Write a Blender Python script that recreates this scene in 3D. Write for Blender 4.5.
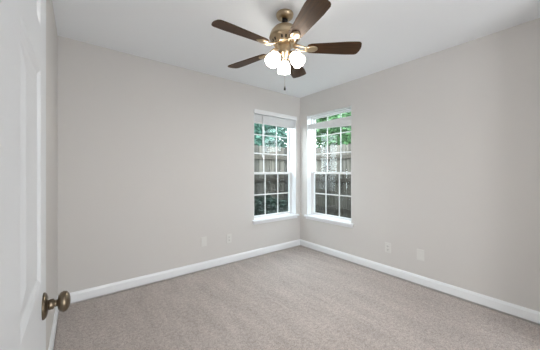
import bpy, bmesh, math, random
from mathutils import Vector, Matrix
PI = math.pi
sc = bpy.context.scene
for o in list(bpy.data.objects): bpy.data.objects.remove(o, do_unlink=True)
C = sc.collection
R = math.radians

# ------------------------------------------------------------------ camera, sky, lights, exposure
YAW = 37.83
cd = bpy.data.cameras.new('camera'); cam = bpy.data.objects.new('camera', cd); C.objects.link(cam)
cam.location = (0, 0, 1.214); cam.rotation_euler = (R(90), 0, R(-YAW))
cd.sensor_width = 36; cd.lens = 36 * 246 / 540; cd.shift_y = -3 / 540; cd.clip_start = 0.02
sc.camera = cam

w = bpy.data.worlds.new('overcast_sky'); sc.world = w; w.use_nodes = True
bg = w.node_tree.nodes['Background']; bg.inputs[0].default_value = (0.88, 0.95, 1.0, 1); bg.inputs[1].default_value = 11.5

def area(name, loc, rot, sx, sy, power, col):
    l = bpy.data.lights.new(name, 'AREA'); l.shape = 'RECTANGLE'; l.size = sx; l.size_y = sy; l.energy = power; l.color = col
    o = bpy.data.objects.new(name, l); o.location = loc; o.rotation_euler = rot; C.objects.link(o); return o
# added unseen fill: area light through the doorway and an added opening beside it
area('hall_fill_light', (0.6, -2.5, 1.3), (R(90), 0, R(-4)), 2.2, 2.2, 88, (0.955, 0.978, 1.0))
hl = bpy.data.lights.new('hall_lamp_light', 'POINT'); hl.energy = 30; hl.color = (1, 0.98, 0.95); hl.shadow_soft_size = 0.06
ho = bpy.data.objects.new('hall_lamp_light', hl); ho.location = (-0.52, -0.85, 2.12); C.objects.link(ho)

vs = sc.view_settings
sc.display_settings.display_device = 'sRGB'
vs.view_transform = 'Standard'; vs.look = 'None'; vs.exposure = 0.0; vs.gamma = 1; vs.use_curve_mapping = False
sc.cycles.use_denoising = True
sc.cycles.max_bounces = 10; sc.cycles.diffuse_bounces = 7; sc.cycles.transparent_max_bounces = 16
sc.cycles.sample_clamp_indirect = 6

# ------------------------------------------------------------------ helpers
def box(bm, x0, x1, y0, y1, z0, z1, mi=0):
    v = [bm.verts.new(p) for p in ((x0,y0,z0),(x1,y0,z0),(x1,y1,z0),(x0,y1,z0),(x0,y0,z1),(x1,y0,z1),(x1,y1,z1),(x0,y1,z1))]
    for f in ((0,3,2,1),(4,5,6,7),(0,1,5,4),(1,2,6,5),(2,3,7,6),(3,0,4,7)):
        bm.faces.new([v[i] for i in f]).material_index = mi
    return v
def lathe(bm, prof, seg=32, M=None, smooth=True, cap=True):
    M = M or Matrix()
    rings = []
    for r, z in prof:
        if r < 1e-6: rings.append([bm.verts.new(M @ Vector((0, 0, z)))])
        else: rings.append([bm.verts.new(M @ Vector((r*math.cos(2*PI*i/seg), r*math.sin(2*PI*i/seg), z))) for i in range(seg)])
    for a, b in zip(rings, rings[1:]):
        for i in range(seg):
            j = (i+1) % seg
            if len(a) == 1 and len(b) == 1: continue
            if len(a) == 1: f = bm.faces.new((a[0], b[i], b[j]))
            elif len(b) == 1: f = bm.faces.new((a[i], b[0], a[j]))
            else: f = bm.faces.new((a[i], b[i], b[j], a[j]))
            f.smooth = smooth
    if cap:
        for ring in (rings[0], rings[-1]):
            if len(ring) > 2: bm.faces.new(ring)
def tube(bm, pts, r, seg=10):
    pts = [Vector(p) for p in pts]; rings = []
    rs = r if isinstance(r, (list, tuple)) else [r]*len(pts)
    for i, p in enumerate(pts):
        t = (pts[min(i+1, len(pts)-1)] - pts[max(i-1, 0)]).normalized()
        a = t.cross(Vector((0, 0, 1)) if abs(t.z) < .95 else Vector((1, 0, 0))).normalized(); b = t.cross(a)
        rings.append([bm.verts.new(p + rs[i]*(a*math.cos(2*PI*k/seg) + b*math.sin(2*PI*k/seg))) for k in range(seg)])
    for a, b in zip(rings, rings[1:]):
        for k in range(seg):
            f = bm.faces.new((a[k], a[(k+1) % seg], b[(k+1) % seg], b[k])); f.smooth = True
    bm.faces.new(rings[0]); bm.faces.new(rings[-1])
def obj(name, bm, mats, parent=None, bevel=0, loc=None, rotz=0):
    bmesh.ops.recalc_face_normals(bm, faces=bm.faces)
    me = bpy.data.meshes.new(name); bm.to_mesh(me); bm.free()
    for m in (mats if isinstance(mats, (list, tuple)) else [mats]): me.materials.append(m)
    o = bpy.data.objects.new(name, me); C.objects.link(o)
    if parent: o.parent = parent
    if loc is not None: o.location = loc
    if rotz: o.rotation_euler.z = rotz
    if bevel:
        md = o.modifiers.new('bevel', 'BEVEL'); md.width = bevel; md.segments = 2; md.limit_method = 'ANGLE'; md.angle_limit = R(40)
    return o
def empty(name, loc, rotz=0):
    o = bpy.data.objects.new(name, None); o.location = loc; o.rotation_euler.z = rotz; o.empty_display_size = .1; C.objects.link(o); return o
def thing(o, label, cat, group=None):
    o['label'] = label; o['category'] = cat
    if group: o['group'] = group
    return o
def struct(o, label, cat):
    o['kind'] = 'structure'; o['label'] = label; o['category'] = cat; return o
def B(): return bmesh.new()

# ------------------------------------------------------------------ materials
def mat(name, col, rough=.5, metal=0, spec=.5, bump=None, var=None, **kw):
    m = bpy.data.materials.new(name); m.use_nodes = True; nt = m.node_tree; p = nt.nodes['Principled BSDF']
    p.inputs['Base Color'].default_value = (*col, 1); p.inputs['Roughness'].default_value = rough
    p.inputs['Metallic'].default_value = metal; p.inputs['Specular IOR Level'].default_value = spec
    for k, v in kw.items(): p.inputs[k.replace('_', ' ')].default_value = v
    tc = nt.nodes.new('ShaderNodeTexCoord')
    if var:
        s, amt = var
        n = nt.nodes.new('ShaderNodeTexNoise'); n.inputs['Scale'].default_value = s; n.inputs['Detail'].default_value = 4
        nt.links.new(tc.outputs['Object'], n.inputs['Vector'])
        mx = nt.nodes.new('ShaderNodeMix'); mx.data_type = 'RGBA'
        mx.inputs['A'].default_value = (*[c*(1-amt) for c in col], 1); mx.inputs['B'].default_value = (*[min(1, c*(1+amt)) for c in col], 1)
        nt.links.new(n.outputs['Fac'], mx.inputs['Factor']); nt.links.new(mx.outputs['Result'], p.inputs['Base Color'])
    if bump:
        s, st, d = bump
        n = nt.nodes.new('ShaderNodeTexNoise'); n.inputs['Scale'].default_value = s; n.inputs['Detail'].default_value = 3
        nt.links.new(tc.outputs['Object'], n.inputs['Vector'])
        b = nt.nodes.new('ShaderNodeBump'); b.inputs['Strength'].default_value = st; b.inputs['Distance'].default_value = d
        nt.links.new(n.outputs['Fac'], b.inputs['Height']); nt.links.new(b.outputs['Normal'], p.inputs['Normal'])
    return m
M_wall = mat('greige_paint', (.624, .610, .594), .75, spec=.25, bump=(140, .15, .002), var=(1.2, .012))
M_ceil = mat('white_ceiling_paint', (.875, .91, .94), .9, spec=.1, bump=(110, .2, .002))
M_trim = mat('white_trim_gloss', (.82, .845, .87), .35, bump=(30, .04, .001))
M_door = mat('white_door_paint', (.685, .71, .735), .38, bump=(60, .06, .001))
M_vinyl = mat('white_vinyl', (.77, .78, .79), .4, var=(4, .01))
M_plate = mat('ivory_plastic', (.675, .672, .65), .35, var=(20, .01))
M_plate_d = mat('dark_slot', (.05, .05, .05), .6, var=(20, .1))
M_shade = mat('pale_grey_shade_cloth', (.74, .75, .76), .9, spec=.1, bump=(220, .4, .002), var=(60, .04))
M_brass = mat('antique_brass', (.50, .395, .265), .34, 1, bump=(60, .03, .001), var=(12, .12))
M_bronze = mat('aged_bronze_knob', (.17, .135, .095), .33, 1, var=(40, .25), bump=(80, .05, .001))
M_black = mat('dark_metal', (.02, .018, .016), .4, .6, var=(30, .2))

def wood_blade():
    m = bpy.data.materials.new('dark_walnut'); m.use_nodes = True; nt = m.node_tree; p = nt.nodes['Principled BSDF']
    tc = nt.nodes.new('ShaderNodeTexCoord'); mp = nt.nodes.new('ShaderNodeMapping'); mp.inputs['Scale'].default_value = (3, 60, 60)
    n = nt.nodes.new('ShaderNodeTexNoise'); n.inputs['Scale'].default_value = 2.2; n.inputs['Detail'].default_value = 6; n.inputs['Distortion'].default_value = .6
    r = nt.nodes.new('ShaderNodeValToRGB'); r.color_ramp.elements[0].position = .3; r.color_ramp.elements[1].position = .75
    r.color_ramp.elements[0].color = (.010, .0042, .002, 1); r.color_ramp.elements[1].color = (.064, .026, .0095, 1)
    nt.links.new(tc.outputs['Object'], mp.inputs['Vector']); nt.links.new(mp.outputs['Vector'], n.inputs['Vector'])
    nt.links.new(n.outputs['Fac'], r.inputs['Fac']); nt.links.new(r.outputs['Color'], p.inputs['Base Color'])
    p.inputs['Roughness'].default_value = .48; p.inputs['Specular IOR Level'].default_value = .45; p.inputs['Specular Tint'].default_value = (1, .66, .40, 1); return m
M_wood = wood_blade()

def carpet():
    m = bpy.data.materials.new('taupe_carpet'); m.use_nodes = True; nt = m.node_tree; p = nt.nodes['Principled BSDF']; L = nt.links.new
    tc = nt.nodes.new('ShaderNodeTexCoord')
    def noise(scale, detail=3, rot=0, sxyz=(1, 1, 1), rough=.6):
        mp = nt.nodes.new('ShaderNodeMapping'); mp.inputs['Rotation'].default_value = (0, 0, rot); mp.inputs['Scale'].default_value = sxyz
        n = nt.nodes.new('ShaderNodeTexNoise'); n.inputs['Scale'].default_value = scale; n.inputs['Detail'].default_value = detail; n.inputs['Roughness'].default_value = rough
        L(tc.outputs['Object'], mp.inputs['Vector']); L(mp.outputs['Vector'], n.inputs['Vector']); return n.outputs['Fac']
    def mix(fac, a, b):
        x = nt.nodes.new('ShaderNodeMix'); x.data_type = 'RGBA'; L(fac, x.inputs['Factor'])
        for s, v in (('A', a), ('B', b)):
            if isinstance(v, tuple): x.inputs[s].default_value = (*v, 1)
            else: L(v, x.inputs[s])
        return x.outputs['Result']
    def ramp(fac, a, b):
        r = nt.nodes.new('ShaderNodeMapRange'); r.inputs['From Min'].default_value = a; r.inputs['From Max'].default_value = b; L(fac, r.inputs['Value']); return r.outputs['Result']
    fine = noise(120, 4, rough=.75)
    mid = noise(40, 4, rough=.7)
    c1 = mix(ramp(fine, .32, .68), (.15, .130, .119), (.79, .70, .655))
    c2 = mix(ramp(mid, .35, .65), (.26, .228, .211), (.60, .536, .50))
    f = nt.nodes.new('ShaderNodeValue'); f.outputs[0].default_value = .45
    c = mix(f.outputs[0], c1, c2)
    # the nap brushed in strokes of the vacuum cleaner
    st = noise(2.2, 4, R(28), (4.2, .9, 1)); st2 = noise(2.4, 4, R(-48), (3.8, 1.0, 1)); patch = noise(1.3, 2)
    strokes = mix(ramp(patch, .42, .58), ramp(st, .3, .7), ramp(st2, .3, .7))
    g = mix(strokes, (.85, .85, .85), (1.08, 1.08, 1.08))
    mu = nt.nodes.new('ShaderNodeMix'); mu.data_type = 'RGBA'; mu.blend_type = 'MULTIPLY'; mu.inputs['Factor'].default_value = 1
    L(c, mu.inputs['A']); L(g, mu.inputs['B']); L(mu.outputs['Result'], p.inputs['Base Color'])
    p.inputs['Roughness'].default_value = 1; p.inputs['Specular IOR Level'].default_value = .05; p.inputs['Sheen Weight'].default_value = .15
    b = nt.nodes.new('ShaderNodeBump'); b.inputs['Strength'].default_value = .7; b.inputs['Distance'].default_value = .006
    L(fine, b.inputs['Height']); L(b.outputs['Normal'], p.inputs['Normal']); return m
M_carpet = carpet()

def glass():
    m = bpy.data.materials.new('window_glass'); m.use_nodes = True; nt = m.node_tree; nt.nodes.remove(nt.nodes['Principled BSDF'])
    out = nt.nodes['Material Output']; t = nt.nodes.new('ShaderNodeBsdfTransparent'); t.inputs[0].default_value = (.93, .96, .96, 1)
    g = nt.nodes.new('ShaderNodeBsdfGlossy'); g.inputs['Roughness'].default_value = .03
    lw = nt.nodes.new('ShaderNodeLayerWeight'); lw.inputs['Blend'].default_value = .5
    pw = nt.nodes.new('ShaderNodeMath'); pw.operation = 'POWER'; pw.inputs[1].default_value = 5; nt.links.new(lw.outputs['Facing'], pw.inputs[0])
    fr = nt.nodes.new('ShaderNodeMath'); fr.operation = 'MULTIPLY_ADD'; fr.inputs[1].default_value = .9; fr.inputs[2].default_value = .022; nt.links.new(pw.outputs[0], fr.inputs[0])
    mx = nt.nodes.new('ShaderNodeMixShader'); nt.links.new(fr.outputs[0], mx.inputs[0]); nt.links.new(t.outputs[0], mx.inputs[1]); nt.links.new(g.outputs[0], mx.inputs[2])
    nt.links.new(mx.outputs[0], out.inputs[0]); return m
M_glass = glass()
def screen():
    m = bpy.data.materials.new('insect_mesh'); m.use_nodes = True; nt = m.node_tree; p = nt.nodes['Principled BSDF']
    p.inputs['Base Color'].default_value = (.004, .004, .004, 1); p.inputs['Roughness'].default_value = .8
    out = nt.nodes['Material Output']; t = nt.nodes.new('ShaderNodeBsdfTransparent'); mx = nt.nodes.new('ShaderNodeMixShader'); mx.inputs[0].default_value = .36
    nt.links.new(t.outputs[0], mx.inputs[1]); nt.links.new(p.outputs[0], mx.inputs[2]); nt.links.new(mx.outputs[0], out.inputs[0]); return m
M_screen = screen()
M_globe = mat('frosted_glass_lit', (.95, .93, .9), .3, Emission_Color=(1, .95, .88, 1), Emission_Strength=17.0)

def fence_mat():
    m = bpy.data.materials.new('weathered_cedar'); m.use_nodes = True; nt = m.node_tree; p = nt.nodes['Principled BSDF']
    tc = nt.nodes.new('ShaderNodeTexCoord'); mp = nt.nodes.new('ShaderNodeMapping'); mp.inputs['Scale'].default_value = (14, 14, .8)
    n = nt.nodes.new('ShaderNodeTexNoise'); n.inputs['Scale'].default_value = 1.6; n.inputs['Detail'].default_value = 6
    r = nt.nodes.new('ShaderNodeValToRGB'); r.color_ramp.elements[0].position = .32; r.color_ramp.elements[1].position = .7
    r.color_ramp.elements[0].color = (.022, .019, .0145, 1); r.color_ramp.elements[1].color = (.155, .142, .120, 1)
    nt.links.new(tc.outputs['Object'], mp.inputs['Vector']); nt.links.new(mp.outputs['Vector'], n.inputs['Vector'])
    nt.links.new(n.outputs['Fac'], r.inputs['Fac'])
    # every picket has weathered to a tone of its own
    sx = nt.nodes.new('ShaderNodeSeparateXYZ'); dv = nt.nodes.new('ShaderNodeMath'); dv.operation = 'DIVIDE'; dv.inputs[1].default_value = .150
    fl = nt.nodes.new('ShaderNodeMath'); fl.operation = 'FLOOR'; wn = nt.nodes.new('ShaderNodeTexWhiteNoise'); wn.noise_dimensions = '1D'
    mr = nt.nodes.new('ShaderNodeMapRange'); mr.inputs['To Min'].default_value = .5; mr.inputs['To Max'].default_value = 1.5
    mu = nt.nodes.new('ShaderNodeVectorMath'); mu.operation = 'SCALE'
    nt.links.new(tc.outputs['Object'], sx.inputs[0]); nt.links.new(sx.outputs[0], dv.inputs[0]); nt.links.new(dv.outputs[0], fl.inputs[0]); nt.links.new(fl.outputs[0], wn.inputs['W'])
    nt.links.new(wn.outputs['Value'], mr.inputs['Value']); nt.links.new(r.outputs['Color'], mu.inputs[0]); nt.links.new(mr.outputs['Result'], mu.inputs['Scale']); nt.links.new(mu.outputs[0], p.inputs['Base Color'])
    p.inputs['Roughness'].default_value = .85; return m
M_fence = fence_mat()
M_rail = mat('rail_wood', (.055, .047, .037), .9, var=(9, .3))
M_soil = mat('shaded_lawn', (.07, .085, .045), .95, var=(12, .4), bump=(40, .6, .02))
M_bark = mat('bark', (.10, .08, .06), .95, var=(18, .35), bump=(25, .8, .02))
M_brick = mat('outer_brick', (.42, .30, .24), .9, var=(14, .2))
def leaf(name, a, b):
    m = mat(name, a, .6, var=(7, .1)); nt = m.node_tree; mx = [n for n in nt.nodes if n.type == 'MIX'][0]
    mx.inputs['A'].default_value = (*a, 1); mx.inputs['B'].default_value = (*b, 1); return m
M_leaf1 = leaf('leaf_green', (.016, .06, .028), (.105, .245, .08))
M_leaf2 = leaf('leaf_bluegreen', (.015, .058, .042), (.08, .21, .155))
M_leaf3 = leaf('leaf_dark', (0.0048, 0.0144, 0.0096), (0.0528, 0.1104, 0.0816))

# ------------------------------------------------------------------ room shell
XL, XR, YB, YF, H = -.152, 2.892, 2.914, .02, 2.44
T = .165
GD = .125                                   # depth of the sash plane in the wall
Wn1 = (1.974, 2.801, .502, 2.105)           # opening in the back wall (x0, x1, z0, z1)
Wn2 = (1.941, 2.752, .502, 2.113)           # opening in the right wall (y0, y1, z0, z1)
bm = B(); box(bm, XL+.015, XR-.015, -2.72, YB-.015, -.03, 0); box(bm, XL-.2, XR+T, -2.72, YB+T, -.12, -.03); box(bm, XL-.2, XL+.015, -2.72, YF, -.03, 0); box(bm, XR-.015, XR+T, -2.72, YF, -.03, 0); box(bm, -1.42, XL-.2, -2.72, YF, -.12, 0); struct(obj('floor', bm, M_carpet), 'taupe cut pile carpet covering the whole bedroom floor', 'floor')
bm = B(); box(bm, XL-.2, XR+T, -2.72, YB+T, H, H+.12); box(bm, -1.42, XL-.2, -2.72, YF, H, H+.12); struct(obj('ceiling', bm, M_ceil), 'plain white painted ceiling above the room', 'ceiling')
bm = B(); x0, x1, z0, z1 = Wn1
box(bm, XL-.12, x0, YB, YB+T, -.03, H); box(bm, x1, XR+T, YB, YB+T, -.03, H); box(bm, x0, x1, YB, YB+T, -.03, z0); box(bm, x0, x1, YB, YB+T, z1, H)
struct(obj('wall_back', bm, M_wall), 'long greige wall left of the room corner', 'wall')
bm = B(); y0, y1, z0, z1 = Wn2
box(bm, XR, XR+T, YF-.12, y0, -.03, H); box(bm, XR, XR+T, y1, YB, -.03, H); box(bm, XR, XR+T, y0, y1, -.03, z0); box(bm, XR, XR+T, y0, y1, z1, H)
struct(obj('wall_right', bm, M_wall), 'greige wall right of the room corner', 'wall')
bm = B(); box(bm, XL-.12, XL, YF-.12, YB, -.03, H); struct(obj('wall_left', bm, M_wall), 'narrow strip of greige wall behind the open door', 'wall')
bm = B(); box(bm, XL, -.085, YF-.12, YF, 0, H); box(bm, .80, 1.05, YF-.12, YF, 0, H); box(bm, 2.42, XR, YF-.12, YF, 0, H); box(bm, -.085, .80, YF-.12, YF, 2.05, H)  # wide full-height gap right of the doorway is added to admit fill light
struct(obj('wall_front', bm, M_wall), 'greige wall with the doorway behind the viewer', 'wall')

bm = B(); box(bm, -1.42, XR+T, -2.72, -2.6, 0, H); box(bm, -1.42, -1.3, -2.6, YF, 0, H); box(bm, -1.3, XL-.12, YF-.12, YF, 0, H); box(bm, XR, XR+T, -2.6, YF-.12, 0, H)  # unseen hallway shell, added so sky light cannot leak in from behind
struct(obj('wall_hall_block', bm, M_wall), 'added greige hallway walls behind the viewer, shutting out sky light', 'wall')

def baseboard(name, pts, label):
    # pts: wall run (a -> b) and inward normal; moulded section with a rounded top
    a, b, n = Vector(pts[0]), Vector(pts[1]), Vector(pts[2])
    prof = [(0, .013), (.014, .013), (.015, .017), (.015, .080), (.012, .088), (.009, .094), (.006, .101), (.0, .103)]
    bm = B(); ends = []
    for p in (a, b): ends.append([bm.verts.new((p.x + n.x*d, p.y + n.y*d, z)) for d, z in prof])
    for i in range(len(prof)):
        j = (i+1) % len(prof); bm.faces.new((ends[0][i], ends[1][i], ends[1][j], ends[0][j]))
    for e in ends: bm.faces.new(e)
    struct(obj(name, bm, M_trim), label, 'baseboard')
baseboard('baseboard_back', ((XL+.0155, YB, 0), (XR-.0155, YB, 0), (0, -1, 0)), 'white baseboard along the long wall left of the corner')
baseboard('baseboard_right', ((XR, YF+.001, 0), (XR, YB, 0), (-1, 0, 0)), 'white baseboard along the wall right of the corner')
baseboard('baseboard_left', ((XL, YF, 0), (XL, YB, 0), (1, 0, 0)), 'white baseboard behind the open door')

# ------------------------------------------------------------------ windows (built in local space: x along the wall, y outward, z up)
def window(name, loc, rot, W, Hh, label):
    r = empty(name, loc, rot); struct(r, label, 'window')
    fd0, fd1 = GD-.035, T+.01
    f = .016
    bm = B()
    box(bm, 0, f, fd0, fd1, 0, Hh); box(bm, W-f, W, fd0, fd1, 0, Hh); box(bm, f, W-f, fd0, fd1, Hh-f, Hh); box(bm, f, W-f, fd0, fd1, 0, f*.8)
    obj('window_frame', bm, M_vinyl, r, .002)
    bm = B(); box(bm, .0005, .004, .001, fd0, .028, Hh); box(bm, W-.004, W-.0005, .001, fd0, .028, Hh)
    obj('jamb', bm, M_trim, r)
    iw = W - 2*f
    zm = (Hh-.02)*.437                        # the meeting rail: two rows of panes under it, three above
    def sash(nm, za, zb, ya, rows, sb, st):
        s = .019; bm = B()
        box(bm, f, f+s, ya, ya+.03, za, zb); box(bm, W-f-s, W-f, ya, ya+.03, za, zb)
        box(bm, f+s, W-f-s, ya, ya+.03, za, za+sb); box(bm, f+s, W-f-s, ya, ya+.03, zb-st, zb)
        gx0, gx1, gz0, gz1 = f+s, W-f-s, za+sb, zb-st
        o = obj(nm, bm, M_vinyl, r, .002)
        bm = B()
        for k in (1, 2): x = gx0+(gx1-gx0)*k/3; box(bm, x-.0085, x+.0085, ya+.010, ya+.017, gz0, gz1)
        for k in range(1, rows):
            z = gz0+(gz1-gz0)*k/rows
            for q in range(3): box(bm, gx0+(gx1-gx0)*q/3+(.0085 if q else 0), gx0+(gx1-gx0)*(q+1)/3-(.0085 if q < 2 else 0), ya+.010, ya+.017, z-.0085, z+.0085)
        obj('muntin_grille', bm, M_vinyl, o, .002)
        bm = B(); box(bm, gx0, gx1, ya+.0172, ya+.0205, gz0, gz1); obj('glass_pane', bm, M_glass, o)
        return o
    ya = GD-.018
    lo = sash('lower_sash', .026, zm+.018, ya, 2, .032, .032)
    up = sash('upper_sash', zm-.016, Hh-f, ya+.034, 3, .034, .022)
    bm = B(); box(bm, W/2-.03, W/2+.03, ya-.012, ya-.0002, zm+.004, zm+.016); lathe(bm, [(.010, zm+.016), (.010, zm+.024), (0, zm+.025)], 12, Matrix.Translation((W/2, ya+.006, .0)))
    obj('sash_lock', bm, M_vinyl, lo)
    bm = B(); box(bm, f+.002, W-f-.002, ya+.066, ya+.0675, .03, zm-.02); s = obj('insect_screen', bm, M_screen, r); s['label'] = 'dark insect screen'
    bm = B(); box(bm, -.035, W+.035, -.045, 0, 0, .024); box(bm, .0, W, 0, fd0, .004, .024); obj('sill', bm, M_trim, r, .005)
    bm = B(); box(bm, -.02, W+.02, -.014, 0, -.038, -.0005); obj('apron', bm, M_trim, r, .004)
    return r
window('window_1', (Wn1[0], YB, Wn1[2]), 0, Wn1[1]-Wn1[0], Wn1[3]-Wn1[2], 'white sash window left of the corner, shade raised fully')
window('window_2', (XR, Wn2[1], Wn2[2]), R(-90), Wn2[1]-Wn2[0], Wn2[3]-Wn2[2], 'white sash window right of the corner, shade dropped below its head')

# pleated shades
def shade(loc, rot, W, Hh, top_gap, stack_h, stack_h2, y0, label, cord, valance):
    r = empty('window_shade', loc, rot); thing(r, label, 'window shade', 'pleated window shades')
    bm = B()
    if valance: box(bm, -.008, W-.002, -.022, -.004, Hh-.052, Hh+.008); box(bm, .006, W-.006, -.004, y0+.04, Hh-.045, Hh-.002)
    else: box(bm, .006, W-.006, y0, y0+.04, Hh-.018, Hh-.002)
    obj('headrail', bm, M_vinyl, r, .003)
    zt = Hh - top_gap; zb = zt - stack_h
    if top_gap > .1:
        bm = B(); box(bm, .008, W-.008, y0+.004, y0+.036, zt-.014, zt); obj('top_rail', bm, M_vinyl, r, .003); zt -= .0145
        for x in (.12, W/2, W-.12): bm = B(); tube(bm, [(x, y0+.02, Hh-.018), (x, y0+.02, Hh-top_gap)], .0012, 6); obj('lift_cord', bm, M_vinyl, r)
    bm = B(); n = max(4, int(stack_h/.011)); ends = []
    for x, sh in ((.008, stack_h), (W-.008, stack_h2)):       # the gathered pleats may hang deeper at one end
        front, back = [], []
        for i in range(2*n+1):
            z = zt - (sh-.02)*i/(2*n); d = (.002 if i % 2 else .008)
            front.append((y0+d, z)); back.append((y0+.04-d, z))
        loop = front + back[::-1]
        ends.append([bm.verts.new((x, y, z)) for y, z in loop])
    for i in range(len(loop)):
        j = (i+1) % len(loop); bm.faces.new((ends[0][i], ends[1][i], ends[1][j], ends[0][j]))
    for e in ends: bm.faces.new(e)
    o = obj('pleated_fabric', bm, M_shade, r); o['label'] = 'pale grey gathered pleats'
    bm = B(); V = box(bm, .008, W-.008, y0+.003, y0+.037, zt-stack_h, zt-stack_h+.0195)
    for q in V:
        if q.co.x > W/2: q.co.z -= stack_h2 - stack_h
    obj('bottom_rail', bm, M_vinyl, r, .003)
    if cord:
        bm = B(); x = .17; tube(bm, [(x, y0-.004, Hh-.05), (x, y0-.004, Hh-.62)], .0045, 8); lathe(bm, [(0, Hh-.62), (.008, Hh-.625), (.011, Hh-.66), (.004, Hh-.675), (0, Hh-.675)], 10, Matrix.Translation((x, y0-.004, 0)))
        obj('pull_cord', bm, M_vinyl, r)
    return r
shade((Wn1[0], YB, Wn1[2]), 0, Wn1[1]-Wn1[0], Wn1[3]-Wn1[2], .052, .125, .125, .03, 'pale grey pleated shade gathered at the top of the left window', True, True)
shade((XR, Wn2[1], Wn2[2]), R(-90), Wn2[1]-Wn2[0], Wn2[3]-Wn2[2], .140, .064, .116, .006, 'pale grey pleated shade hanging below the top of the right window', False, False)

# ------------------------------------------------------------------ the open six panel door
def door():
    XF, X0 = -.070, -.105                    # face towards the room and back face
    ya, yb, za, zb = .031, .891, .012, 2.042
    st = .110; mul = .125; pw = (yb-ya-2*st-mul)/2
    cols = [(ya+st, ya+st+pw), (yb-st-pw, yb-st)]
    rows = [(.235, .800), (.953, 1.453), (1.548, 1.905)]
    bm = B()
    ys = sorted({ya, yb, *[c for cc in cols for c in cc]}); zs = sorted({za, zb, *[c for cc in rows for c in cc]})
    for x, s in ((XF, 1), (X0, -1)):
        for i in range(len(ys)-1):
            for j in range(len(zs)-1):
                cell = (ys[i], ys[i+1]); rw = (zs[j], zs[j+1])
                def rect(d, dep): return [bm.verts.new((x - s*dep, p, q)) for p, q in ((cell[0]+d, rw[0]+d), (cell[1]-d, rw[0]+d), (cell[1]-d, rw[1]-d), (cell[0]+d, rw[1]-d))]
                if any(abs(cell[0]-c[0]) < 1e-6 and abs(cell[1]-c[1]) < 1e-6 for c in cols) and any(abs(rw[0]-c[0]) < 1e-6 and abs(rw[1]-c[1]) < 1e-6 for c in rows):
                    rings = [rect(0, 0), rect(.009, .0022), rect(.016, .0050), rect(.020, .0056), rect(.024, .0056), rect(.062, .0012)]
                    for a, b in zip(rings, rings[1:]):
                        for k in range(4): bm.faces.new((a[k], a[(k+1) % 4], b[(k+1) % 4], b[k]))
                    bm.faces.new(rings[-1])
                else: bm.faces.new(rect(0, 0))
    def quad(*p): bm.faces.new([bm.verts.new(q) for q in p])
    quad((XF, yb, za), (X0, yb, za), (X0, yb, zb), (XF, yb, zb)); quad((XF, ya, za), (X0, ya, za), (X0, ya, zb), (XF, ya, zb))
    quad((XF, ya, za), (X0, ya, za), (X0, yb, za), (XF, yb, za)); quad((XF, ya, zb), (X0, ya, zb), (X0, yb, zb), (XF, yb, zb))
    bmesh.ops.remove_doubles(bm, verts=bm.verts, dist=1e-5)
    d = struct(obj('door_1', bm, M_door), 'white six panel door standing open at the left', 'door')
    ky, kz = .822, .883
    def knob(xf, s, full):
        Mx = Matrix.Translation((xf, ky, kz)) @ Matrix.Rotation(R(90)*s, 4, 'Y')
        k = B()
        prof = [(0, .0285), (.010, .029)] if False else []
        lathe(k, [(.0105, .008), (.0125, .012), (.0125, .019), (.0085, .022), (.0085, .027), (.0165, .0285), (.0230, .033), (.0255, .039), (.0240, .0455), (.017, .0505), (.008, .0525), (0, .053)] if full else
                 [(.012, .006), (.020, .010), (.021, .016), (.012, .021), (0, .022)], 28, Mx)
        o = obj('door_knob', k, M_bronze, d); o['label'] = 'round aged bronze knob'
        k = B(); lathe(k, [(.0315, .0), (.0315, .003), (.028, .0065), (.020, .009), (.0105, .010), (0, .010)], 32, Mx)
        obj('rose', k, M_bronze, o)
    knob(XF, 1, True); knob(X0, -1, False)
    k = B(); box(k, XF-.030, XF-.005, yb, yb+.0015, kz-.028, kz+.028); box(k, XF-.024, XF-.011, yb+.0015, yb+.010, kz-.008, kz+.008)
    obj('latch_plate', k, M_bronze, d)
    for z in (.22, 1.03, 1.84):
        k = B(); tube(k, [(XF+.004, ya-.004, z-.045), (XF+.004, ya-.004, z+.045)], .006, 10); obj('hinge', k, M_bronze, d)
door()

# ------------------------------------------------------------------ wall plates
def plate(name, p, rot, label, cat, kind, group):
    # local: x along the wall, -y into the room, z up
    r = empty(name, p, rot); thing(r, label, cat, group)
    bm = B(); box(bm, -.036, .036, -.006, 0, -.059, .059); obj('cover_plate', bm, M_plate, r, .003)
    if kind == 'duplex':
        for z in (.0195, -.0195):
            bm = B(); box(bm, -.017, .017, -.0085, -.006, z-.0145, z+.0145); rc = obj('receptacle', bm, M_plate, r, .003)
            bm = B(); box(bm, -.0085, -.0055, -.0092, -.0085, z-.004, z+.007); box(bm, .0055, .0085, -.0092, -.0085, z-.004, z+.006)
            lathe(bm, [(.003, 0), (.003, .0007)], 10, Matrix.Translation((0, -.0085, z-.0085)) @ Matrix.Rotation(R(90), 4, 'X')); obj('slot', bm, M_plate_d, rc)
        bm = B(); lathe(bm, [(.003, 0), (.003, .001), (0, .0014)], 12, Matrix.Translation((0, -.006, 0)) @ Matrix.Rotation(R(90), 4, 'X')); obj('screw', bm, M_plate, r)
    else:
        for z in (.030, -.030):
            bm = B(); lathe(bm, [(.0035, 0), (.0035, .001), (0, .0014)], 12, Matrix.Translation((0, -.006, z)) @ Matrix.Rotation(R(90), 4, 'X')); obj('screw', bm, M_plate, r)
plate('blank_wall_plate', (1.222, YB, .350), 0, 'blank white wall plate left of the outlet on the long wall', 'wall plate', 'blank', None)
plate('power_outlet', (1.573, YB, .332), 0, 'white duplex outlet on the long wall beside the left window', 'outlet', 'duplex', None)
plate('power_outlet', (XR, 1.444, .318), R(-90), 'white duplex outlet on the right hand wall', 'outlet', 'duplex', None)
plate('blank_wall_plate', (XR, 1.093, .325), R(-90), 'blank white wall plate right of the outlet on the right hand wall', 'wall plate', 'blank', None)

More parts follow.
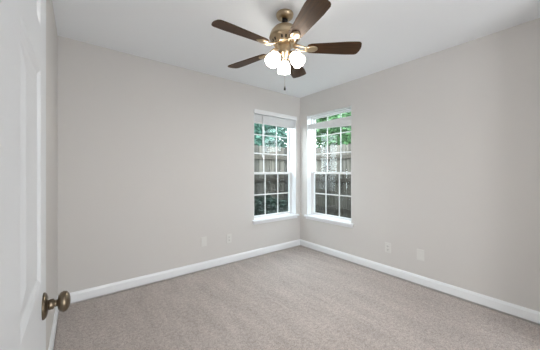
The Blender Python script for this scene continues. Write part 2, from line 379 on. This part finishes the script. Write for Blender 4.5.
# ------------------------------------------------------------------ ceiling fan
def fan():
    fx, fy = 1.262, 1.438
    r = empty('ceiling_fan', (fx, fy, H)); thing(r, 'five blade brass ceiling fan with lit glass shades hanging from the ceiling', 'ceiling fan')
    def z(a): return a - H
    bm = B(); lathe(bm, [(.066, z(2.4395)), (.067, z(2.433)), (.066, z(2.424)), (.061, z(2.412)), (.050, z(2.403)), (.030, z(2.399)), (0, z(2.399))], 36); obj('canopy', bm, M_brass, r)
    bm = B(); lathe(bm, [(.0, z(2.400)), (.021, z(2.397)), (.024, z(2.386)), (.021, z(2.375)), (.014, z(2.368)), (.011, z(2.360)), (.011, z(2.335)), (0, z(2.335))], 24); o = obj('downrod', bm, M_black, r); o['label'] = 'short dark hanger rod'
    bm = B(); lathe(bm, [(.014, z(2.350)), (.045, z(2.345)), (.080, z(2.328)), (.104, z(2.302)), (.116, z(2.274)), (.119, z(2.262)), (.121, z(2.256)), (.119, z(2.250)), (.110, z(2.244)), (.104, z(2.238)), (.088, z(2.205)), (.078, z(2.196)), (.045, z(2.192)), (0, z(2.192))], 48)
    mh = obj('motor_housing', bm, M_brass, r)
    for k in range(20):
        if k % 4 == 3: continue
        bm = B()
        a = 2*PI*k/20; c, s = math.cos(a), math.sin(a)
        t = Vector((-s, c, 0)); n = Vector((c, s, -.45)).normalized(); q = []
        for rr, zz in ((.1005, 2.2300), (.0915, 2.2110)):
            for sg in (-.006, .006): q.append(Vector((c*rr, s*rr, z(zz))) + t*sg + n*.0012)
        q2 = [p - n*.004 for p in q]
        V = [bm.verts.new(p) for p in (q[0], q[1], q[3], q[2], q2[0], q2[1], q2[3], q2[2])]
        for f in ((0,1,2,3),(7,6,5,4),(0,4,5,1),(1,5,6,2),(2,6,7,3),(3,7,4,0)): bm.faces.new([V[i] for i in f])
        o = obj('vent_slot', bm, M_black, mh); o['label'] = 'dark vent slot'
    # blades with their irons
    ZB = 2.172
    pitch = R(-12)
    def blade_mesh():
        bm = B(); r0, r1 = .175, .577; n = 22; up = []; 
        def hw(t):
            w0 = .047 + .022*min(1, t/.75)
            if t > .93: u = (t-.93)/.07; w0 *= 1 - .24*u**2.8
            if t < .06: w0 *= .78 + .22*math.sqrt(t/.06)
            return w0
        top = []; bot = []
        for i in range(n+1):
            t = i/n; t = 1-(1-t)**1.25; rr = r0+(r1-r0)*t; hwd = hw(t)
            row = [(rr + .010*(1-y*y)*max(0, (t-.9)/.1), y*hwd) for y in (-1, -.5, 0, .5, 1)]
            top.append([bm.verts.new((x, y, .003)) for x, y in row]); bot.append([bm.verts.new((x, y, -.003)) for x, y in row])
        for i in range(n):
            for k in range(4):
                bm.faces.new((top[i][k], top[i+1][k], top[i+1][k+1], top[i][k+1])); bm.faces.new((bot[i][k], bot[i][k+1], bot[i+1][k+1], bot[i+1][k]))
            for k in (0, 4): bm.faces.new((top[i][k], bot[i][k], bot[i+1][k], top[i+1][k]))
        for i in (0, n):
            for k in range(4): bm.faces.new((top[i][k], top[i][k+1], bot[i][k+1], bot[i][k]))
        return bm
    def iron_mesh():
        bm = B()
        # curved arm from the motor and an oval medallion under the blade root
        for sgn in (-1, 1):
            tube(bm, [(.070, sgn*.012, .022), (.100, sgn*.020, .014), (.130, sgn*.026, -.004), (.165, sgn*.018, -.009), (.195, sgn*.010, -.009)], [.008, .0075, .007, .007, .006], 8)
        Mx = Matrix.Translation((.205, 0, -.0035)) @ Matrix.Diagonal((1.45, 1, 1, 1)) @ Matrix.Rotation(PI, 4, 'X')
        lathe(bm, [(.034, 0), (.034, .004), (.030, .008), (.020, .0105), (0, .0115)], 28, Mx)
        return bm
    b0 = i0 = None
    for k in range(5):
        a = R(72*k - YAW - .5)
        if b0 is None:
            b0 = obj('blade', blade_mesh(), M_wood, r); i0 = obj('blade_iron', iron_mesh(), M_brass, b0)
            b, i = b0, i0
        else:
            b = b0.copy(); C.objects.link(b); b.parent = r; i = i0.copy(); C.objects.link(i); i.parent = b
        b.rotation_mode = 'QUATERNION'
        b.matrix_local = Matrix.Translation((0, 0, z(ZB))) @ Matrix.Rotation(a, 4, 'Z') @ Matrix.Rotation(pitch, 4, 'X')
    # switch housing and light kit
    bm = B(); lathe(bm, [(.046, z(2.1915)), (.049, z(2.180)), (.044, z(2.168)), (.046, z(2.150)), (.050, z(2.138)), (.044, z(2.124)), (.026, z(2.112)), (.018, z(2.098)), (.020, z(2.090)), (.010, z(2.080)), (0, z(2.078))], 32); lk = obj('light_kit', bm, M_brass, r)
    for k in range(3):
        a = R(90 + 120*k - YAW); c, s = math.cos(a), math.sin(a)
        bm = B(); tube(bm, [(c*.036, s*.036, z(2.138)), (c*.046, s*.046, z(2.140)), (c*.056, s*.056, z(2.130)), (c*.062, s*.062, z(2.118))], .008, 10)
        ax = Vector((c*.60, s*.60, -.80)).normalized(); Q = Vector((0, 0, -1)).rotation_difference(ax).to_matrix().to_4x4()
        P = Matrix.Translation((c*.056, s*.056, z(2.128))) @ Q
        lathe(bm, [(0, 0), (.020, -.002), (.027, -.014), (.028, -.030), (.026, -.032), (0, -.030)], 24, P)
        arm = obj('lamp_arm', bm, M_brass, r)
        bm = B()
        out = [(.022, -.022), (.032, -.030), (.041, -.046), (.0475, -.066), (.0505, -.088), (.0515, -.106), (.0505, -.118)]
        inn = [(.0475, -.118), (.0485, -.106), (.0475, -.088), (.0445, -.066), (.038, -.048), (.029, -.034), (.019, -.027)]
        lathe(bm, out + inn, 32, P, cap=False); sh = obj('lamp_shade', bm, M_globe, r)
        bl = bpy.data.lights.new('bulb_light', 'POINT'); bl.energy = 11; bl.color = (1, .95, .88); bl.shadow_soft_size = .022
        bo = bpy.data.objects.new('bulb_light', bl); bo.location = P @ Vector((0, 0, -.075)); C.objects.link(bo); bo.parent = r
        sh['label'] = 'glowing frosted glass tulip shade'
    bm = B(); tube(bm, [(0, 0, z(2.08)), (0, 0, z(1.882))], .0009, 6)
    ch = obj('pull_chain', bm, M_brass, r)
    bm = B(); lathe(bm, [(0, z(1.884)), (.003, z(1.882)), (.005, z(1.871)), (.0085, z(1.856)), (.008, z(1.850)), (0, z(1.847))], 14); o = obj('fob', bm, M_black, ch); o['label'] = 'dark teardrop fob'
fan()

# ------------------------------------------------------------------ outside: ground, two runs of fence, trees and a shrub
GZ = -.12
bm = B()
box(bm, -8, 16, YB+T+.02, 16, GZ-.2, GZ); box(bm, XR+T+.02, 16, -8, YB+T+.02, GZ-.2, GZ)
g = obj('ground', bm, M_soil); struct(g, 'shaded lawn strip between the house and the fence', 'ground')
rnd = random.Random(4)
FX, FY, FT = 4.45, 4.45, 1.80
def fence(name, loc, rot, L, label, posts, off):
    r = empty(name, loc, rot); thing(r, label, 'fence', 'wooden privacy fences outside the windows')
    bm = B(); x = 0
    while x < L:
        wd = .138; h = FT - GZ + rnd.uniform(-.012, .012); y = rnd.uniform(0, .004)
        # dog eared picket
        p = [(x, 0), (x+wd, 0), (x+wd, h-.03), (x+wd-.03, h), (x+.03, h), (x, h-.03)]
        fr = [bm.verts.new((a, y, b)) for a, b in p]; bk = [bm.verts.new((a, y+.016, b)) for a, b in p]
        bm.faces.new(fr); bm.faces.new(bk[::-1])
        for i in range(6): bm.faces.new((fr[i], fr[(i+1) % 6], bk[(i+1) % 6], bk[i]))
        x += wd + .012
    obj('picket_panel', bm, M_fence, r)
    for z0 in (.52, 1.16, 1.66):
        bm = B(); box(bm, 0, L, -.038, -.0005, z0-.042, z0+.042); obj('rail', bm, M_rail, r, .004)
    for x in posts:
        bm = B(); box(bm, x-.045, x+.045, -.129, -.039, 0, FT-GZ-.06); obj('post', bm, M_fence, r, .004)
fence('wooden_fence', (1.2, FY, GZ), 0, FX-1.2-.02, 'weathered wooden picket fence seen through the left window', (.55, 2.90), 0)
fence('wooden_fence', (FX, FY-.15, GZ), R(-90), 4.1, 'weathered wooden picket fence seen through the right window', (2.0, 3.9), 0)

def foliage(bm, c, rad, n, size, rn, shell=.45):
    for _ in range(n):
        while True:
            v = Vector((rn.uniform(-1, 1), rn.uniform(-1, 1), rn.uniform(-1, 1)))
            if shell < v.length < 1: break
        p = Vector((c[0]+v.x*rad[0], c[1]+v.y*rad[1], c[2]+v.z*rad[2]))
        a = Vector((rn.gauss(0, 1), rn.gauss(0, 1), rn.gauss(0, .6))).normalized(); b = a.cross(Vector((rn.gauss(0, 1), rn.gauss(0, 1), rn.gauss(0, 1)))).normalized()
        nn = a.cross(b); s = size*rn.uniform(.7, 1.3)
        V = [bm.verts.new(p + q) for q in (-a*s, -a*s*.3 + b*s*.36 + nn*s*.08, a*s*.4 + b*s*.30 + nn*s*.08, a*s, a*s*.4 - b*s*.30 + nn*s*.08, -a*s*.3 - b*s*.36 + nn*s*.08)]
        bm.faces.new((V[0], V[1], V[2], V[3])); bm.faces.new((V[0], V[3], V[4], V[5]))
def tree(x, y, hh, rad, n, mleaf, label, seed, size=.10):
    rn = random.Random(seed)
    r = empty('leafy_tree', (x, y, GZ)); thing(r, label, 'tree', 'trees beyond the fence')
    bm = B(); tube(bm, [(0, 0, 0), (.04, .02, hh*.35), (-.03, .05, hh*.7), (.02, 0, hh)], [.13, .10, .07, .03], 10)
    for k in range(6):
        a = rn.uniform(0, 2*PI); z0 = hh*(.3+.08*k)
        tube(bm, [(0, .03, z0), (math.cos(a)*rad*.4, math.sin(a)*rad*.4, z0+.35), (math.cos(a)*rad*.75, math.sin(a)*rad*.75, z0+.5)], [.05, .03, .012], 7)
    obj('trunk', bm, M_bark, r)
    bm = B()
    for k in range(9):
        a = rn.uniform(0, 2*PI); q = rn.uniform(.1, .62)*rad; zc = hh*rn.uniform(.42, 1.05)
        foliage(bm, (math.cos(a)*q, math.sin(a)*q, zc), (rad*.55, rad*.55, rad*.42), n//9, size, rn)
    obj('foliage', bm, mleaf, r)
tree(2.9, 6.9, 3.5, 1.75, 9000, M_leaf1, 'bright green leafy tree beyond the fence outside the left window', 1)
tree(6.3, 9.0, 4.4, 2.1, 10000, M_leaf2, 'blue green tree at the right edge of the left window', 2)
tree(7.4, 5.6, 3.5, 1.75, 9000, M_leaf1, 'bright green tree at the left of the right window', 3)
tree(9.3, 2.6, 4.4, 2.0, 10000, M_leaf2, 'blue green tree at the right of the right window', 5)
rn = random.Random(9)
r = empty('garden_shrub', (2.95, 3.95, GZ)); thing(r, 'dark shrub low outside the left window, before the fence', 'shrub')
bm = B()
for a in range(5): tube(bm, [(0, 0, 0), (math.cos(a*1.3)*.12, math.sin(a*1.3)*.1, .3), (math.cos(a*1.3)*.3, math.sin(a*1.3)*.2, .55)], [.018, .013, .006], 6)
obj('stem', bm, M_bark, r)
bm = B(); foliage(bm, (0, 0, .48), (.55, .32, .38), 1500, .05, rn, .2); foliage(bm, (.55, .05, .40), (.45, .28, .34), 1000, .05, rn, .2); foliage(bm, (-.5, 0, .42), (.4, .28, .36), 800, .05, rn, .2)
obj('foliage', bm, M_leaf3, r)
